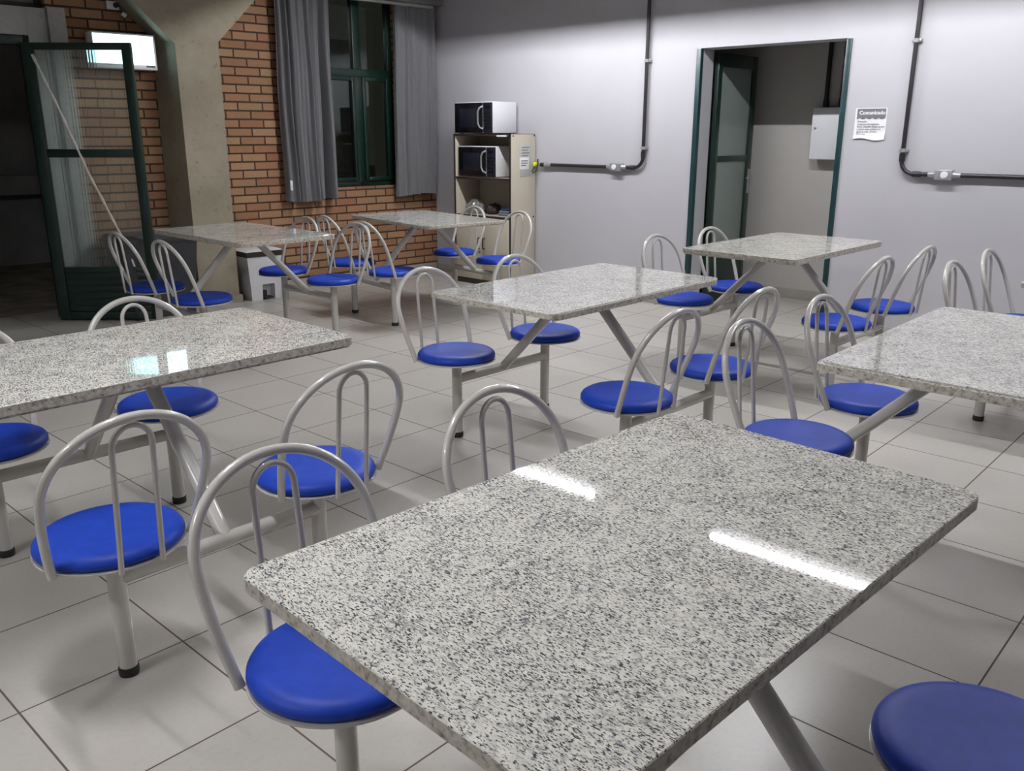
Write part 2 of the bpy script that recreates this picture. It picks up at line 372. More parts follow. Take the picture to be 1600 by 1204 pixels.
# curtained window
b = MB(); F0, F1 = 0.07, 0.13
MX = -0.845
b.box((WX0, F0, WZ0), (WX1, F1, WZ0 + 0.05), 0.004); b.box((WX0, F0, WZ1 - 0.05), (WX1, F1, WZ1), 0.004)
b.box((WX0, F0, WZ0), (WX0 + 0.05, F1, WZ1), 0.004); b.box((WX1 - 0.05, F0, WZ0), (WX1, F1, WZ1), 0.004)
b.box((MX - 0.042, F0, WZ0), (MX + 0.042, F1, WZ1), 0.004); b.box((WX0, F0 - 0.005, 1.895), (WX1, F1, 1.965), 0.004)
win = struct(b.build('window_1', MT['green'], loc=CB, rotz=TB))
for x0, x1 in ((WX0 + 0.05, MX - 0.042), (MX + 0.042, WX1 - 0.05)):
    b = MB(); z0, z1 = WZ0 + 0.05, 1.895; fw = 0.035
    b.box((x0, F0 - 0.015, z0), (x0 + fw, F1 - 0.02, z1), 0.003); b.box((x1 - fw, F0 - 0.015, z0), (x1, F1 - 0.02, z1), 0.003)
    b.box((x0 + fw, F0 - 0.015, z0), (x1 - fw, F1 - 0.02, z0 + fw), 0.003); b.box((x0 + fw, F0 - 0.015, z1 - fw), (x1 - fw, F1 - 0.02, z1), 0.003)
    sash = b.build('sash', MT['green'], win)
    b = MB(); b.box((x0 + fw, 0.085, z0 + fw), (x1 - fw, 0.09, z1 - fw)); b.build('pane', MT['glass'], sash)
    b = MB(); b.box((x0, 0.095, 1.965), (x1, 0.10, WZ1 - 0.05)); b.build('pane', MT['glass'], win)
# night outside
b = MB(); b.box((-7.5, 0.2, -0.16), (1.5, 7.0, -0.03)); struct(b.build('ground_outside', MT['dirt'], loc=CB, rotz=TB))
b = MB(); b.box((-7.5, 3.6, -0.03), (1.5, 3.8, 2.6)); b.box((-7.5, 3.3, 0.75), (1.5, 3.6, 0.95)); struct(b.build('wall_outside', MT['outside'], loc=CB, rotz=TB))

# concrete column with flared head
b = MB()
front = [(-2.70, 0), (-2.355, 0), (-2.350, 2.08), (-1.50, 2.92), (-1.50, CEIL), (-3.60, CEIL), (-3.60, 2.90), (-2.70, 2.05)]
back = [(-2.80, 0), (-2.335, 0), (-2.330, 2.10), (-1.48, 2.94), (-1.48, CEIL), (-3.63, CEIL), (-3.63, 2.92), (-2.775, 2.10)]
b.loft([(x, -0.25, z) for x, z in front], [(x, 0.0, z) for x, z in back])
b.box((-2.82, -0.275, 0), (-2.335, 0.0, 0.062), 0.004)
struct(b.build('trim_5', MT['column'], loc=CB, rotz=TB, sharp=20), 'raw concrete column with a flared head standing against the brick wall', 'column')

# ------------------------------------------------------------------ entrance door leaf (green, fluted glass)
HX, HY = 2.478, 7.02
leaf_a = math.atan2(6.49 - 7.02, 2.971 - 2.478)
door = struct(empty('door_1', 'open green metal door with ribbed glass beside the brick wall', 'door', (HX, HY, 0), leaf_a))
b = MB(); t2 = 0.018
b.box((0.005, -t2, 0.012), (0.085, t2, 2.004), 0.003); b.box((0.714, -t2, 0.012), (0.780, t2, 2.004), 0.003)
b.box((0.085, -t2, 1.957), (0.714, t2, 2.004), 0.003); b.box((0.085, -t2, 1.217), (0.714, t2, 1.276), 0.003)
b.box((0.085, -t2, 0.375), (0.714, t2, 0.412), 0.003); b.box((0.085, -t2, 0.012), (0.714, t2, 0.07), 0.003)
b.build('frame', MT['green'], door)
b = MB()
z = 0.07
while z < 0.37:
    b.box((0.085, -0.010, z), (0.714, 0.010, min(z + 0.044, 0.375)), 0.004); z += 0.051
b.box((0.085, -0.004, 0.07), (0.714, 0.004, 0.375))
b.build('lower_panel', MT['green'], door)
for z0, z1 in ((0.412, 1.217), (1.276, 1.957)):
    b = MB(); b.box((0.085, -0.002, z0), (0.714, 0.002, z1)); o = b.build('glass_pane', [MT['fluted'], MT['glass']], door)
    for f in o.data.polygons:
        if f.normal.y > 0.5: f.material_index = 1
# white cord hanging diagonally over that door
ra, rb = Vector((0.085, -0.027, 1.925)), Vector((0.63, -0.027, 0.418))
pts = []
for i in range(41):
    u = i / 40; p = ra.lerp(rb, u); p.x += 0.012 * math.sin(u * 3.0 * PI) * u; p.y += 0.003 * math.sin(u * 31); pts.append(p)
b = MB(); b.tube(pts, [0.0095 + 0.0025 * math.sin(i * 1.7) for i in range(41)], 8)
o = b.build('cord', MT['cord'], None, (HX, HY, 0), leaf_a); tag(o, 'white cord stretched diagonally over the glass of the green entrance door', 'cord')

# ------------------------------------------------------------------ inner doors of the doorway
def inner_leaf(name, label, y, sgn, wd=0.63):
    d = struct(empty(name, label, 'door', (EW + T + 0.01, y, 0), 0))
    b = MB(); h = DZ - 0.02; t2 = 0.018
    b.box((0, -t2, 0.01), (0.06, t2, h), 0.003); b.box((wd - 0.075, -t2, 0.01), (wd, t2, h), 0.003)
    b.box((0.06, -t2, h - 0.10), (wd - 0.075, t2, h), 0.003); b.box((0.06, -t2, 1.17), (wd - 0.075, t2, 1.215), 0.003)
    b.box((0.06, -t2, 0.01), (wd - 0.075, t2, 0.42), 0.003)
    b.build('frame', MT['green'], d)
    for z0, z1 in ((0.42, 1.17), (1.215, h - 0.10)):
        b = MB(); b.box((0.06, -0.003, z0), (wd - 0.075, 0.003, z1)); b.build('glass_pane', MT['frost'], d)
    b = MB(); x = wd - 0.037
    b.box((x - 0.016, -0.026, 0.90), (x + 0.016, -0.018, 1.10), 0.003); b.tube([(x, -0.02, 1.03), (x, -0.06, 1.03), (x - 0.10, -0.062, 1.03)], 0.008, 10)
    b.build('handle', MT['chrome'], d)
def frosted():
    m, nt, bb = mat('frosted_green_glass')
    bb.inputs['Base Color'].default_value = (0.20, 0.24, 0.22, 1); bb.inputs['Roughness'].default_value = 0.18
    bb.inputs['Specular IOR Level'].default_value = 0.5
    v = coords(nt); bump(nt, noise(nt, v, 150, 2), 0.15, 0.002, bb); return m
MT['frost'] = frosted()
inner_leaf('door_2', 'open dark green door leaf with frosted panes inside the white-wall doorway', 3.705, 1)
inner_leaf('door_3', 'second dark green door leaf folded back behind the right doorway jamb', 2.630, -1)

# ------------------------------------------------------------------ inner room: switchboard and two conduits
pb = empty('electrical_panel', 'white electrical switchboard box on the wall seen through the doorway', 'electrical box', (7.24, 3.085, 1.185))
b = MB(); b.box((-0.13, -0.125, 0), (0, 0.125, 0.41), 0.006); b.build('body', MT['mwhite'], pb)
b = MB(); b.box((-0.142, -0.12, 0.005), (-0.13, 0.12, 0.405), 0.003); dr = b.build('door', MT['mwhite'], pb)
b = MB(); b.lathe([(0, 0), (0.009, 0), (0.009, 0.01), (0, 0.012)], 14); kn = b.build('knob', MT['alum'], dr, (-0.142, 0.09, 0.25)); kn.rotation_euler = (0, -PI / 2, 0)
for y, lb in ((3.155, 'left black conduit rising from the switchboard behind the doorway'), (3.025, 'right black conduit rising from the switchboard behind the doorway')):
    b = MB(); b.tube([(7.212, y, 1.595), (7.212, y, 2.93)], 0.017, 12); b.tube([(7.212, y, 1.594), (7.212, y, 1.66)], 0.021, 12)
    tag(b.build('conduit', MT['blackp']), lb, 'conduit')

# ------------------------------------------------------------------ black conduits on the white wall
def arc_yz(cy, cz, r, a0, a1, n=10):
    return [(cy + r * math.cos(a0 + (a1 - a0) * i / n), cz + r * math.sin(a0 + (a1 - a0) * i / n)) for i in range(n + 1)]
def conduit(label, yv, zh, yend, ybox, sgn, ztop, clamps):
    root = empty('wall_conduit', label, 'conduit', (EW, yv, 0))
    X = -0.030; R = 0.085; r = 0.0145
    pts = [(X, 0, ztop)] + [(X, 0, zh + 1.0)] + [(X, y, z) for y, z in arc_yz(sgn * R, zh + R, R, PI if sgn > 0 else 0, 1.5 * PI if sgn > 0 else -0.5 * PI)]
    pts += [(X, yend - yv, zh)]
    b = MB(); b.tube(pts, r, 14); b.build('pipe', MT['blackp'], root)
    for z in clamps:
        b = MB(); b.tube([(X, 0, z - 0.012), (X, 0, z + 0.012)], r + 0.004, 14); b.box((X, -0.03, z - 0.010), (0, 0.03, z + 0.010), 0.002); b.build('clamp', MT['alum'], root)
    for p0, p1 in (((X, 0, zh + R - 0.005), (X, 0, zh + R + 0.045)), ((X, sgn * (R - 0.005), zh), (X, sgn * (R + 0.045), zh))):
        b = MB(); b.tube([p0, p1], r + 0.0045, 14); b.build('coupling', MT['blackp'], root)
    yb = ybox - yv
    b = MB(); b.box((-0.062, yb - 0.055, zh - 0.034), (0, yb + 0.055, zh + 0.034), 0.008)
    for s in (-1, 1): b.tube([(X, yb + s * 0.05, zh), (X, yb + s * 0.10, zh)], [0.024, 0.018], 14)
    bx = b.build('outlet_box', MT['alum'], root)
    b = MB(); b.lathe([(0, 0), (0.023, 0), (0.023, 0.006), (0.019, 0.008), (0, 0.008)], 20); sk = b.build('socket', MT['mwhite'], bx, (-0.062, yb + 0.008 * sgn, zh)); sk.rotation_euler = (0, -PI / 2, 0)
    return root
c1 = conduit('black conduit dropping beside the doorway and running left to the cabinet', 4.212, 1.117, 5.30, 4.473, 1, 2.93, (1.95, 1.275))
b = MB(); b.tube([(-0.030, 5.20 - 4.212, 1.116), (-0.030, 5.27 - 4.212, 1.116)], [0.018, 0.023], 14); b.build('end_fitting', MT['alum'], c1)
b = MB(); b.tube([(-0.030, 5.27 - 4.212, 1.116), (-0.030, 5.325 - 4.212, 1.116)], 0.017, 12); b.build('end_connector', MT['rubber'], c1)
c2 = conduit('black conduit dropping past the paper notice and running off to the right', 2.136, 1.135, -2.9, 1.856, -1, 2.93, (1.97, 1.285))

# ------------------------------------------------------------------ paper notice
nt_ = empty('paper_notice', 'white paper notice headed Comunicado taped to the right of the doorway', 'notice', (EW, 2.385, 1.36), 0)
pm = Matrix(((0, 0, -1, 0), (-1, 0, 0, 0), (0, 1, 0, 0), (0, 0, 0, 1)))   # text x -> -Y, y -> Z, out of wall -> -X
b = MB()
t = bmesh.new(); n = 12; rows = []
for j in range(n + 1):
    row = []
    for i in range(9):
        y = 0.108 - 0.215 * i / 8; z = -0.005 + 0.205 * j / n
        curl = 0.012 * max(0, 1 - j / 3) * (0.4 + 0.6 * abs(math.sin(i * 0.9)))
        row.append(t.verts.new((-0.002 - curl, y - 0.012 * (1 - j / n) * 0, z + (0.008 * math.sin(i * 0.8) if j == 0 else 0))))
    rows.append(row)
for j in range(n):
    for i in range(8): t.faces.new((rows[j][i], rows[j][i + 1], rows[j + 1][i + 1], rows[j + 1][i]))
e = bmesh.ops.extrude_face_region(t, geom=list(t.faces))
for v in [g for g in e['geom'] if isinstance(g, bmesh.types.BMVert)]: v.co.x += 0.0012
bmesh.ops.recalc_face_normals(t, faces=list(t.faces)); b.add(t); b.build('sheet', MT['paper'], nt_)
top = [(0.095, 0.195), (-0.098, 0.195)]
wav = [(-0.098 + 0.193 * i / 36, 0.136 - 0.009 * abs(math.sin(PI * 4.5 * i / 36))) for i in range(37)]
out = [(-0.0052, y, z) for y, z in top + wav]
b = MB(); b.loft(out, [(-0.0040, y, z) for _, y, z in out]); b.build('header', MT['hdr'], nt_)
def ptxt(name, s, size, y, z, m, bold=0):
    text_mesh(name, s, size, m, nt_, Matrix.Translation((-0.0062, y, z)) @ pm, bold)
ptxt('heading', 'Comunicado', 0.034, 0.080, 0.168, MT['paper'], 0.0009)
for i, s in enumerate(('Prezados', 'Usuarios do espaco,', 'favor manter limpo e em', 'ordem este refeitorio', 'apos o uso. Grato,', 'Direcao')):
    ptxt('text_line', s, 0.0185, 0.088, 0.112 - i * 0.0165, MT['ink'])

# ------------------------------------------------------------------ tables with attached seats
SA, SB = 0.3109, 0.4899
UND = 0.733
def hoop():
    w0, w1, z1, z2, b0, k, zz = 0.173, 0.198, 0.605, 0.779, 0.083, 0.374, 0.386
    leg = [(w0 + (w1 - w0) * math.sin(u * PI / 2 / 14), zz + (z1 - zz) * u / 14) for u in range(15)]
    arc = [(w1 * math.cos(u * PI / 2 / 18), z1 + (z2 - z1) * math.sin(u * PI / 2 / 18)) for u in range(1, 19)]
    h = leg + arc; full = h + [(-x, z) for x, z in h[::-1][1:]]
    return [(x, b0 + k * (z - zz), z) for x, z in full]
def inner_hoop():
    k = 0.12; zs = 0.705; r = 0.047; z0 = 0.385
    y = lambda z: 0.184 + (0.2195 - 0.184) * ((z - z0) / (0.757 - z0))
    legs = [(0.051 + (r - 0.051) * u / 8, z0 + (zs - z0) * u / 8) for u in range(9)]
    arc = [(r * math.cos(u * PI / 2 / 10), zs + (0.757 - zs) * math.sin(u * PI / 2 / 10)) for u in range(1, 11)]
    h = legs + arc; full = h + [(-x, z) for x, z in h[::-1][1:]]
    return [(x, y(z), z) for x, z in full]
HOOP, INNER = hoop(), inner_hoop()
def proto_parts():
    """one table's frame and seats; the top is added per table"""
    root = bpy.data.objects.new('dining_table', None); COL.objects.link(root)
    for s in (-1, 1):
        b = MB(); b.tube([(-SA, s * SB, 0.285), (SA, s * SB, 0.285)], 0.0225, 18); b.build('crossbeam', MT['steel'], root)
        b = MB(); b.tube([(0, s * (SB - 0.004), 0.288), (0, s * 0.052, UND - 0.004)], 0.0225, 18)
        b.build('support_arm', MT['steel'], root)
    b = MB(); b.box((-0.17, -0.13, UND - 0.007), (0.17, 0.13, UND), 0.002); b.build('mounting_plate', MT['steel'], root)
    seat_me = {}
    for sb in (1, -1):
        for sa in (-1, 1):
            loc = (sa * SA, sb * SB, 0); rz = 0 if sb > 0 else PI
            if not seat_me:
                b = MB(); b.tube([(0, 0, 0.006), (0, 0, 0.384)], 0.0235, 20); lg = b.build('leg', MT['steel'], root, loc, rz)
                b = MB(); b.lathe([(0, 0), (0.0255, 0), (0.0265, 0.006), (0.0265, 0.022), (0.0245, 0.026), (0, 0.026)], 20); fc = b.build('foot_cap', MT['rubber'], lg)
                b = MB(); b.lathe([(0, 0.391), (0.170, 0.391), (0.178, 0.396), (0.181, 0.404), (0.180, 0.411), (0.175, 0.419), (0.166, 0.425), (0.152, 0.428), (0.13, 0.4285), (0.09, 0.4265), (0.045, 0.425), (0, 0.4245)], 56)
                st = b.build('seat', MT['blue'], root, loc, rz, sharp=60)
                b = MB(); b.lathe([(0, 0.379), (0.04, 0.379), (0.05, 0.383), (0.172, 0.383), (0.183, 0.386), (0.183, 0.390), (0.178, 0.392), (0, 0.392)], 48); sp = b.build('seat_plate', MT['steel'], st)
                b = MB(); b.tube(HOOP, 0.0115, 14); bh = b.build('back_hoop', MT['steel'], st)
                b = MB(); b.tube(INNER, 0.0072, 12); ih = b.build('inner_hoop', MT['steel'], st)
                seat_me.update(leg=lg, seat=st)
            else:
                for o in (seat_me['leg'], seat_me['seat']):
                    c = copy_tree(o, root); c.location = loc; c.rotation_euler = (0, 0, rz)
    return root
def slab(Lx, Wy, r=0.032, z0=0.0, z1=0.022):
    b = MB(); t = bmesh.new(); pts = []
    for cx, cy, a0 in ((Lx / 2 - r, Wy / 2 - r, 0), (-Lx / 2 + r, Wy / 2 - r, PI / 2), (-Lx / 2 + r, -Wy / 2 + r, PI), (Lx / 2 - r, -Wy / 2 + r, 1.5 * PI)):
        for i in range(9): pts.append((cx + r * math.cos(a0 + PI / 2 * i / 8), cy + r * math.sin(a0 + PI / 2 * i / 8)))
    c = 0.0018
    def ring(z, ins): 
        sx, sy = (Lx - 2 * ins) / Lx, (Wy - 2 * ins) / Wy
        return [t.verts.new((x * sx, y * sy, z)) for x, y in pts]
    R_ = [ring(z0, 0), ring(z1 - c, 0), ring(z1, c)]
    n = len(pts)
    f = t.faces.new(R_[0][::-1]); top = t.faces.new(R_[2])
    side = []
    for a, bb in zip(R_[:-1], R_[1:]):
        for k in range(n): side.append(t.faces.new((a[k], a[(k + 1) % n], bb[(k + 1) % n], bb[k])))
    for ff in t.faces: ff.smooth = True; ff.material_index = 0
    for ff in side[:n]: ff.material_index = 1
    me = bpy.data.meshes.new('t'); t.to_mesh(me); t.free(); b.bm.from_mesh(me); bpy.data.meshes.remove(me)
    return b
GRP = 'granite dining tables with attached blue seats'
TABLES = [  # frame x, y, yaw, top offset x,y, L, W, z of top, label
    ((1.151, 0.745), -2.84, (1.151, 0.745), 1.149, 0.700, 0.7497, 'granite dining table nearest the viewer, its top filling the foreground with two bright lamp glints'),
    ((1.113, 2.613), -1.04, (1.113, 2.612), 1.162, 0.711, 0.7595, 'granite dining table at the left edge, its top mirroring the lit screen'),
    ((3.013, 2.351), -1.11, (3.006, 2.353), 1.185, 0.693, 0.7534, 'granite dining table in the middle of the room, just beyond the foreground table'),
    ((2.992, 0.669), 0.21, (3.000, 0.659), 1.138, 0.698, 0.7541, 'granite dining table cut off by the right edge of the photo, behind the foreground table'),
    ((3.101, 5.318), 89.38, (3.100, 5.320), 1.158, 0.701, 0.7568, 'granite dining table standing in front of the concrete column and the white pedal bin'),
    ((4.646, 5.210), 80.92, (4.650, 5.204), 1.169, 0.701, 0.7533, 'granite dining table below the curtained window, beside the beige cabinet'),
    ((4.939, 2.322), -1.49, (4.938, 2.324), 1.164, 0.704, 0.7586, 'granite dining table standing right in front of the open doorway'),
    ((4.984, 0.596), 0.0, (5.09, 0.535), 1.160, 0.701, 0.7560, 'granite dining table at far right, showing only two chair backs by the white wall'),
]
proto = proto_parts()
for i, (fr, yaw, tp, Lx, Wy, zt, lab) in enumerate(TABLES):
    root = proto if i == 0 else copy_tree(proto)
    root.location = (fr[0], fr[1], 0); root.rotation_euler = (0, 0, math.radians(yaw)); tag(root, lab, 'table', GRP)
    a = math.radians(yaw); dx, dy = tp[0] - fr[0], tp[1] - fr[1]
    slab_o = slab(Lx, Wy, z0=zt - 0.024 if i == 0 else 0.733, z1=zt).build('tabletop', [MT['granite'], MT['gedge']], None, (dx * math.cos(a) + dy * math.sin(a), -dx * math.sin(a) + dy * math.cos(a), 0), sharp=25)
    slab_o.parent = root

# ------------------------------------------------------------------ beige cabinet and what stands on and in it
CX0, CX1, CY0, CY1, CZ = 5.85, 6.185, 5.402, 6.132, 1.385
cab = empty('cabinet', 'tall beige laminate cabinet with dark edging against the white wall', 'cabinet', (CX0, (CY0 + CY1) / 2, 0))
hw = (CY1 - CY0) / 2; D = CX1 - CX0; th = 0.018
b = MB(); b.box((0.004, -hw, 0.03), (D, -hw + th, CZ - 0.003), 0.001); b.box((0.004, hw - th, 0.03), (D, hw, CZ - 0.003), 0.001)
b.box((0.004, -hw + th, CZ - th - 0.003), (D, hw - th, CZ - 0.003), 0.001); b.box((D - 0.006, -hw + th, 0.05), (D, hw - th, CZ - th))
b.box((0.03, -hw + th, 0.05), (D - 0.006, hw - th, 0.068)); b.build('carcass', MT['beige'], cab)
b = MB()
for y0, y1, z0, z1 in ((-hw - 0.001, -hw + th, 0, CZ), (hw - th, hw + 0.001, 0, CZ), (-hw, hw, CZ - th - 0.003, CZ), (-hw, hw, 0, 0.045)):
    b.box((0, y0, z0), (0.005 if z1 > 0.1 else 0.03, y1, z1), 0.0008)
b.box((0, -hw, CZ - 0.003), (D, hw, CZ), 0.0008); b.build('edge_banding', MT['dkbrown'], cab)
for z in (0.978, 0.632):
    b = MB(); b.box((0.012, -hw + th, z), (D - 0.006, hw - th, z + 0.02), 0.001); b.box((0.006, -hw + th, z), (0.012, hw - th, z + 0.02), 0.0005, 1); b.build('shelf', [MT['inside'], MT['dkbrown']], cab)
for s in (-1, 1):
    b = MB(); y0, y1 = (0.003, hw - th - 0.002) if s > 0 else (-hw + th + 0.002, -0.003)
    b.box((-0.002, y0, 0.05), (0.014, y1, 0.628), 0.002); dr = b.build('door', MT['beige'], cab)
    yh = s * 0.034
    b = MB(); b.tube([(-0.002, yh, 0.345), (-0.028, yh, 0.350), (-0.032, yh, 0.395), (-0.028, yh, 0.440), (-0.002, yh, 0.445)], 0.006, 8); b.build('handle', MT['dkbrown'], dr)
    if s > 0:
        b = MB(); b.lathe([(0, 0), (0.008, 0), (0.008, 0.004), (0, 0.004)], 12); k = b.build('lock', MT['dkbrown'], dr, (-0.002, 0.03, 0.31)); k.rotation_euler = (0, -PI / 2, 0)
for x, z in ((0.032, 1.366), (0.316, 1.371), (0.312, 0.646)):
    b = MB(); b.lathe([(0, 0), (0.0085, 0), (0.0085, 0.002), (0, 0.002)], 12); k = b.build('screw_cap', MT['dkbrown'], cab, (x, -hw, z)); k.rotation_euler = (PI / 2, 0, 0)
b = MB(); b.box((-0.001, -hw + 0.05, 1.36), (0.001, -hw + 0.17, 1.374)); b.build('sticker', MT['paper'], cab)['label'] = 'small white sticker'

def microwave(label, loc, grp='microwave ovens of the cabinet'):
    root = empty('microwave', label, 'microwave', loc, 0, grp)
    W_, H_, D_ = 0.485, 0.278, 0.315     # y, z, x ; front faces -X
    b = MB(); b.box((0.012, -W_ / 2, 0.006), (D_, W_ / 2, H_), 0.006)
    b.box((0, -W_ / 2, 0.008), (0.014, W_ / 2, H_ - 0.002), 0.003)
    for x in (0.04, D_ - 0.04):
        for y in (-W_ / 2 + 0.04, W_ / 2 - 0.04): b.box((x - 0.012, y - 0.012, 0), (x + 0.012, y + 0.012, 0.008))
    b.build('body', MT['mwhite'], root)
    b = MB(); b.box((-0.012, -W_ / 2 + 0.118, 0.010), (0.002, W_ / 2 - 0.004, H_ - 0.008), 0.003); dr = b.build('door', MT['mblack'], root)
    b = MB(); b.box((-0.0128, -W_ / 2 + 0.185, 0.055), (-0.011, W_ / 2 - 0.07, H_ - 0.06), 0.0005); b.build('window', MT['mnavy'], dr)
    yh = -W_ / 2 + 0.150
    b = MB(); b.tube([(-0.010, yh - 0.03, 0.238), (-0.034, yh - 0.012, 0.222), (-0.042, yh, 0.190), (-0.042, yh, 0.090), (-0.034, yh - 0.012, 0.058), (-0.010, yh - 0.03, 0.042)], 0.0085, 10); b.build('handle', MT['chrome'], dr)
    b = MB(); b.box((-0.012, -W_ / 2 + 0.112, 0.010), (0.000, -W_ / 2 + 0.117, H_ - 0.008)); b.build('divider', MT['chrome'], root)
    b = MB(); b.box((-0.012, -W_ / 2 + 0.004, 0.010), (0.002, -W_ / 2 + 0.111, H_ - 0.008), 0.003); cp = b.build('control_panel', MT['mnavy'], root)
    b = MB()
    b.box((-0.0128, -W_ / 2 + 0.022, 0.215), (-0.0115, -W_ / 2 + 0.094, 0.245))
    for r_ in range(5):
        for c_ in range(3): b.box((-0.0128, -W_ / 2 + 0.022 + c_ * 0.026, 0.045 + r_ * 0.030), (-0.0115, -W_ / 2 + 0.042 + c_ * 0.026, 0.063 + r_ * 0.030))
    b.build('keypad', MT['mblack'], cp)
    return root
microwave('white microwave with black door standing on top of the beige cabinet', (5.858, 5.868, CZ))
microwave('white microwave with black door inside the upper compartment of the cabinet', (5.880, 5.852, 0.998))

# things on the open shelf
def blob(name, m, c, sx, sy, sz, seed, amp, label, cat, freq=9.0, seg=28):
    r_ = random.Random(seed); ph = [r_.uniform(0, 6.28) for _ in range(9)]
    t = bmesh.new(); bmesh.ops.create_uvsphere(t, u_segments=seg, v_segments=seg // 2, radius=1)
    for v in t.verts:
        n = v.co.normalized()
        k = 1 + amp * (math.sin(n.x * freq + ph[0]) * math.sin(n.y * freq + ph[1]) + 0.6 * math.sin(n.z * freq * 1.7 + ph[2]) * math.sin(n.y * freq * 1.3 + ph[3]) + 0.4 * math.sin(n.x * freq * 2.3 + n.z * 7 + ph[4]))
        v.co = Vector((n.x * sx * k, n.y * sy * k, max(n.z * sz * k, -sz * 0.55)))
    mn = min(v.co.z for v in t.verts)
    for v in t.verts: v.co.z -= mn
    b = MB(); b.add(t); o = b.build(name, m, None, c, sharp=80); return tag(o, label, cat)
SH = 0.653
blob('plastic_bag', MT['bag'], (5.985, 5.975, SH), 0.085, 0.095, 0.085, 3, 0.16, 'crumpled clear plastic bag on the open shelf of the cabinet', 'bag', 8)
blob('cloth_bundle', MT['dbag'], (6.045, 5.80, SH), 0.075, 0.078, 0.062, 5, 0.12, 'dark bundled cloth beside the plastic bag on the cabinet shelf', 'cloth', 7)
b = MB(); b.box((5.96, 5.455, SH), (6.11, 5.665, SH + 0.022), 0.007); b.box((5.965, 5.46, SH + 0.022), (6.105, 5.66, SH + 0.044), 0.008); tag(b.build('folded_cloth', MT['greycloth']), 'grey folded cloth lying at the right of the cabinet shelf', 'cloth')
b = MB(); b.box((5.975, 5.475, SH + 0.044), (6.10, 5.650, SH + 0.064), 0.008); tag(b.build('folded_cloth', MT['bluecloth']), 'blue folded cloth on top of the grey cloth in the cabinet', 'cloth')

# notices on the cabinet side
side_m = Matrix(((1, 0, 0, 0), (0, 0, -1, 0), (0, 1, 0, 0), (0, 0, 0, 1)))   # text x -> +X, y -> Z, out -> -Y
pn = empty('paper_notice', 'grey sheet of faint text stuck on the side of the beige cabinet', 'notice', (6.05, CY0, 1.155))
b = MB(); b.box((-0.074, -0.0022, -0.145), (0.074, 0, 0.137), 0.0003); b.build('sheet', MT['greypaper'], pn)
for i in range(4):
    b = MB(); b.box((-0.055, -0.0028, 0.108 - i * 0.024), (0.05 - 0.02 * (i % 2), -0.0020, 0.116 - i * 0.024)); b.build('text_line', MT['hdr'], pn)
pn = empty('paper_notice', 'small white printed slip over the grey sheet on the cabinet side', 'notice', (6.03, CY0 - 0.0024, 1.128))
b = MB(); b.box((-0.062, -0.0015, -0.052), (0.062, 0, 0.053), 0.0003); b.build('sheet', MT['paper'], pn)
for i in range(3):
    b = MB(); b.box((-0.045, -0.0021, 0.018 - i * 0.020), (0.045 - 0.02 * (i == 2), -0.0014, 0.027 - i * 0.020)); b.build('text_line', MT['ink'], pn)

# yellow plug with its cable at the end of the conduit
pl = empty('power_plug', 'yellow plug with a short black cable hanging beside the cabinet edge', 'plug', (6.150, 5.372, 1.115))
b = MB(); b.tube([(0, 0.012, 0.004), (0.0, -0.016, 0.012)], [0.020, 0.016], 12); b.box((-0.018, -0.012, -0.016), (0.018, 0.010, 0.020), 0.006); b.build('body', MT['yellow'], pl)
b = MB(); b.tube([(0, 0.0, -0.010), (-0.02, 0.008, -0.040), (-0.035, 0.010, -0.058), (-0.03, 0.0, -0.072), (0.0, -0.012, -0.05), (0.012, -0.022, 0.0), (0.012, -0.02, 0.05)], 0.006, 8); b.build('cable', MT['rubber'], pl)

# ------------------------------------------------------------------ curtains, rail, pelmet
def curtain(label, x0, x1, seed, bot, topz, tagged=False):
    root = tag(bpy.data.objects.new('curtain', None), label, 'curtain', 'grey curtains of the brick-wall window'); COL.objects.link(root)
    root.location = CB; root.rotation_euler = (0, 0, TB)
    r_ = random.Random(seed); W_ = x1 - x0; nu, nv = 150, 36
    folds = [(r_.uniform(0.0, 1.0), r_.uniform(0.018, 0.045), r_.uniform(0.035, 0.075) * r_.choice((1, 1, -1)), r_.uniform(-0.06, 0.06)) for _ in range(13)]
    def off(u, v):
        d = 0.010 * math.sin(u * 41 + 2.0 * v) + 0.006 * math.sin(u * 87 + seed)
        for c, wdt, amp, dr in folds:
            q = (u - c - dr * (1 - v)) / wdt; d += amp * math.exp(-q * q) * (0.55 + 0.45 * (1 - v))
        return d
    t = bmesh.new(); G = []
    for j in range(nv + 1):
        v = j / nv; row = []
        for i in range(nu + 1):
            u = i / nu
            x = x0 + W_ * (u + 0.012 * math.sin(v * 3 + seed)) + 0.004 * math.sin(9 * v + 5 * u)
            row.append(t.verts.new((x, -0.105 - off(u, v) * 0.75, bot + (topz - bot) * v + (0.010 * math.sin(u * 5 + seed) if j == 0 else 0))))
        G.append(row)
    for j in range(nv):
        for i in range(nu): t.faces.new((G[j][i], G[j][i + 1], G[j + 1][i + 1], G[j + 1][i]))
    bmesh.ops.recalc_face_normals(t, faces=list(t.faces))
    e = bmesh.ops.solidify(t, geom=list(t.faces), thickness=0.003)
    b = MB(); b.add(t); b.build('panel', MT['curtain'], root, sharp=50)
    b = MB(); b.box((x0 + 0.01, -0.108, bot - 0.0), (x0 + 0.0101, -0.107, bot + 0.001)); b.bm.free()
    if tagged:
        b = MB(); b.box((x0 + 0.000, -0.155, bot + 0.10), (x0 + 0.022, -0.150, bot + 0.185), 0.001); o = b.build('sewn_tag', MT['paper'], root); o['label'] = 'white sewn tag'
    return root
curtain('left grey curtain gathered beside the window, with a white tag on its edge', -1.745, -1.235, 3, 0.802, 2.53, True)
curtain('right grey curtain hanging in the corner next to the white wall', -0.560, -0.040, 11, 0.800, 2.53)
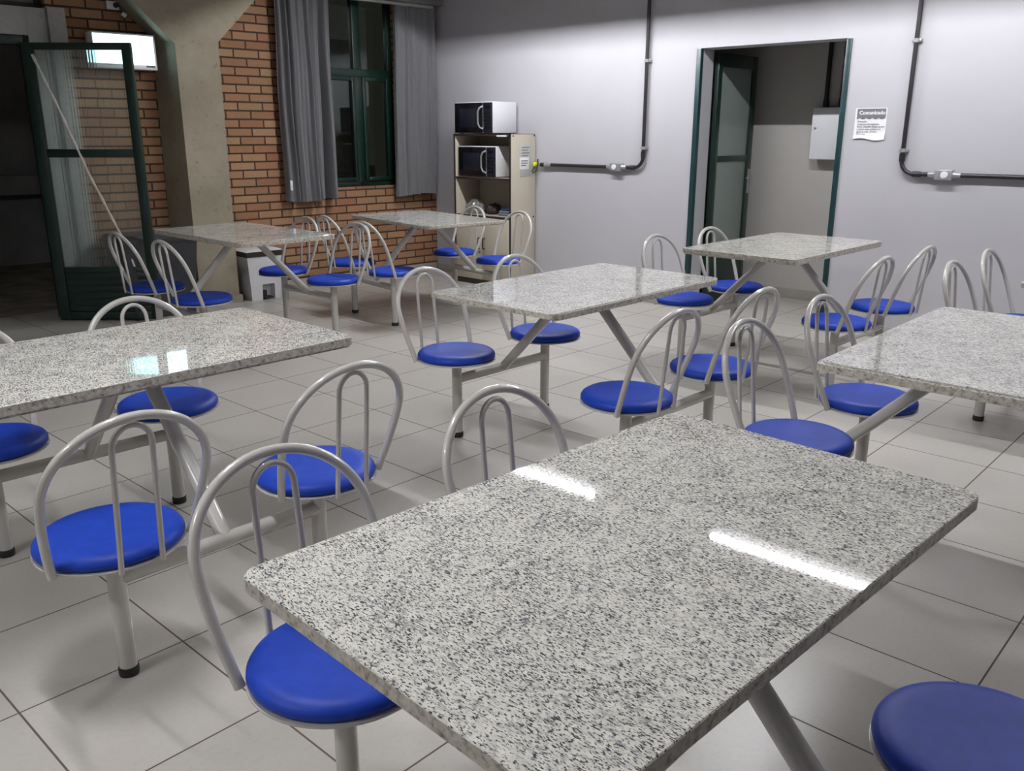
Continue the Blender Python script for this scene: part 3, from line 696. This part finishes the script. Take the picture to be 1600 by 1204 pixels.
b = MB(); b.box((-1.95, -0.135, 2.532), (-0.085, -0.085, 2.558), 0.004); tag(b.build('curtain_rail', MT['rail'], None, CB, TB), 'light grey curtain rail under the dark pelmet in the corner', 'rail')
b = MB(); b.box((-2.05, -0.185, 2.56), (-0.012, -0.002, 2.70), 0.005); tag(b.build('pelmet', MT['pelmet'], None, CB, TB), 'dark grey pelmet board above the curtains at the ceiling corner', 'pelmet')

# ------------------------------------------------------------------ lit screen, socket and its cable on the brick wall
tv = empty('wall_screen', 'lit white screen in a pale frame hung on the bricks beside the column', 'screen', CB, TB)
X0, X1, Z0, Z1 = -3.274, -2.808, 1.855, 2.108
b = MB(); b.box((X0, -0.125, Z0), (X1, -0.002, Z1), 0.006); b.build('body', MT['mwhite'], tv)
b = MB()
b.box((X0, -0.136, Z0), (X1, -0.125, Z0 + 0.034), 0.002); b.box((X0, -0.136, Z1 - 0.011), (X1, -0.125, Z1), 0.002)
b.box((X0, -0.136, Z0 + 0.034), (X0 + 0.010, -0.125, Z1 - 0.011), 0.002); b.box((X1 - 0.013, -0.136, Z0 + 0.034), (X1, -0.125, Z1 - 0.011), 0.002); b.build('bezel', MT['mwhite'], tv)
b = MB(); b.box((X0 + 0.010, -0.131, Z0 + 0.034), (X1 - 0.013, -0.1255, Z1 - 0.011)); b.build('display', MT['screen'], tv)
b = MB(); b.box((X1 - 0.085, -0.1375, Z0 + 0.018), (X1 - 0.018, -0.1355, Z0 + 0.032)); b.build('logo_plate', MT['hdr'], tv)
sk = empty('wall_socket', 'white wall socket with a black plug high on the bricks', 'socket', CB, TB)
b = MB(); b.box((-3.095, -0.022, 2.282), (-3.005, -0.001, 2.342), 0.004); b.build('plate', MT['mwhite'], sk)
b = MB(); b.lathe([(0, 0), (0.020, 0), (0.016, 0.03), (0.008, 0.036), (0, 0.036)], 16); k = b.build('plug', MT['rubber'], sk, (-3.03, -0.022, 2.312)); k.rotation_euler = (PI / 2, 0, 0)
b = MB(); b.tube([(-3.03, -0.056, 2.312), (-3.015, -0.07, 2.295), (-2.99, -0.05, 2.25), (-2.975, -0.03, 2.19), (-2.975, -0.03, 2.13), (-2.975, -0.05, 2.108)], 0.005, 8)
cb = b.build('cable', MT['rubber'], sk)
b = MB(); b.box((-3.005, -0.064, 2.232), (-2.972, -0.056, 2.262), 0.002, rot=Matrix.Rotation(0.6, 3, 'Y'), about=(-2.99, -0.06, 2.247)); b.build('cable_tag', MT['paper'], cb)

# ------------------------------------------------------------------ bins
pb = empty('pedal_bin', 'white plastic pedal bin with a dark collar beside the concrete column', 'bin', bpt(-2.135, -0.20, 0), TB)
W0, W1, D0 = 0.138, 0.165, 0.115; H = 0.375
b = MB()
def frus(z0, z1, w0, w1, d0, d1, mi=0):
    b.loft([(-w0, -d0, z0), (w0, -d0, z0), (w0, d0, z0), (-w0, d0, z0)], [(-w1, -d1, z1), (w1, -d1, z1), (w1, d1, z1), (-w1, d1, z1)], mi)
nw = 0.058; npx = 0.02
fz = 0.135
# body in three columns so the pedal recess stays open at the foot
frus(fz, H, W0 + (W1 - W0) * fz / H, W1, D0 + 0.01, 0.135)
wl = W0 + (W1 - W0) * fz / H
b.loft([(-W0, -D0, 0), (npx - nw, -D0, 0), (npx - nw, D0, 0), (-W0, D0, 0)], [(-wl, -D0 - 0.01, fz), (npx - nw, -D0 - 0.01, fz), (npx - nw, D0 + 0.01, fz), (-wl, D0 + 0.01, fz)])
b.loft([(npx + nw, -D0, 0), (W0, -D0, 0), (W0, D0, 0), (npx + nw, D0, 0)], [(npx + nw, -D0 - 0.01, fz), (wl, -D0 - 0.01, fz), (wl, D0 + 0.01, fz), (npx + nw, D0 + 0.01, fz)])
b.box((npx - nw, -D0 + 0.06, 0), (npx + nw, D0, fz)); b.build('body', MT['bwhite'], pb)
b = MB(); frus(H, H + 0.045, W1 + 0.006, W1 + 0.012, 0.141, 0.147); b.build('collar', MT['dkbrown'], pb)
b = MB(); frus(H + 0.045, H + 0.062, W1 + 0.008, W1 - 0.03, 0.143, 0.11); b.build('lid', MT['bwhite'], pb)
b = MB(); b.box((npx - 0.05, -D0 - 0.02, 0.012), (npx + 0.03, -D0 + 0.06, 0.026), 0.004); b.box((npx - nw + 0.006, -D0 + 0.02, 0.0), (npx - 0.005, -D0 + 0.06, 0.075), 0.003); b.build('pedal', MT['rubber'], pb)
wb = empty('waste_bin', 'large dark grey waste bin behind the open green door', 'bin', bpt(-3.07, -0.29, 0), TB)
b = MB(); frus(0.0, 0.585, 0.235, 0.285, 0.17, 0.205); b.build('body', MT['dbin'], wb)
b = MB(); frus(0.585, 0.615, 0.30, 0.305, 0.22, 0.222); frus(0.615, 0.645, 0.30, 0.27, 0.215, 0.18); b.build('lid', MT['dbin'], wb)

# ------------------------------------------------------------------ ceiling lamps
for i, (x, y0, y1) in enumerate(TUBES):
    yc = (y0 + y1) / 2; h2 = (y1 - y0) / 2
    nmd = ['far one of the row by the white wall', 'middle one of the row by the white wall', 'near one of the row by the white wall', 'one above the left table', 'one by the left wall', 'short one nearest the curtains'][i]
    lm = empty('ceiling_lamp', 'fluorescent ceiling lamp, ' + nmd, 'lamp', (x, yc, TUBE_Z), 0, 'fluorescent ceiling lamps')
    b = MB(); b.tube([(0, -h2, 0), (0, h2, 0)], 0.0085, 12); b.build('tube', MT['tube'], lm)
    b = MB(); b.box((-0.05, -h2 - 0.03, 0.03), (0.05, h2 + 0.03, 0.08), 0.004)
    for s in (-1, 1):
        b.loft([(s * 0.05, -h2 - 0.03, 0.034), (s * 0.05, h2 + 0.03, 0.034), (s * 0.048, h2 + 0.03, 0.036), (s * 0.048, -h2 - 0.03, 0.036)],
               [(s * 0.10, -h2 - 0.03, -0.042), (s * 0.10, h2 + 0.03, -0.042), (s * 0.098, h2 + 0.03, -0.040), (s * 0.098, -h2 - 0.03, -0.040)])
        b.box((-0.02, s * (h2 + 0.004) - 0.01, -0.016), (0.02, s * (h2 + 0.004) + 0.01, 0.04), 0.002)
    b.build('reflector', MT['lampw'], lm)
    for s in (-1, 1):
        b = MB(); b.tube([(0, s * h2 * 0.7, 0.08), (0, s * h2 * 0.7, CEIL - TUBE_Z)], 0.004, 8); b.build('hanger', MT['alum'], lm)
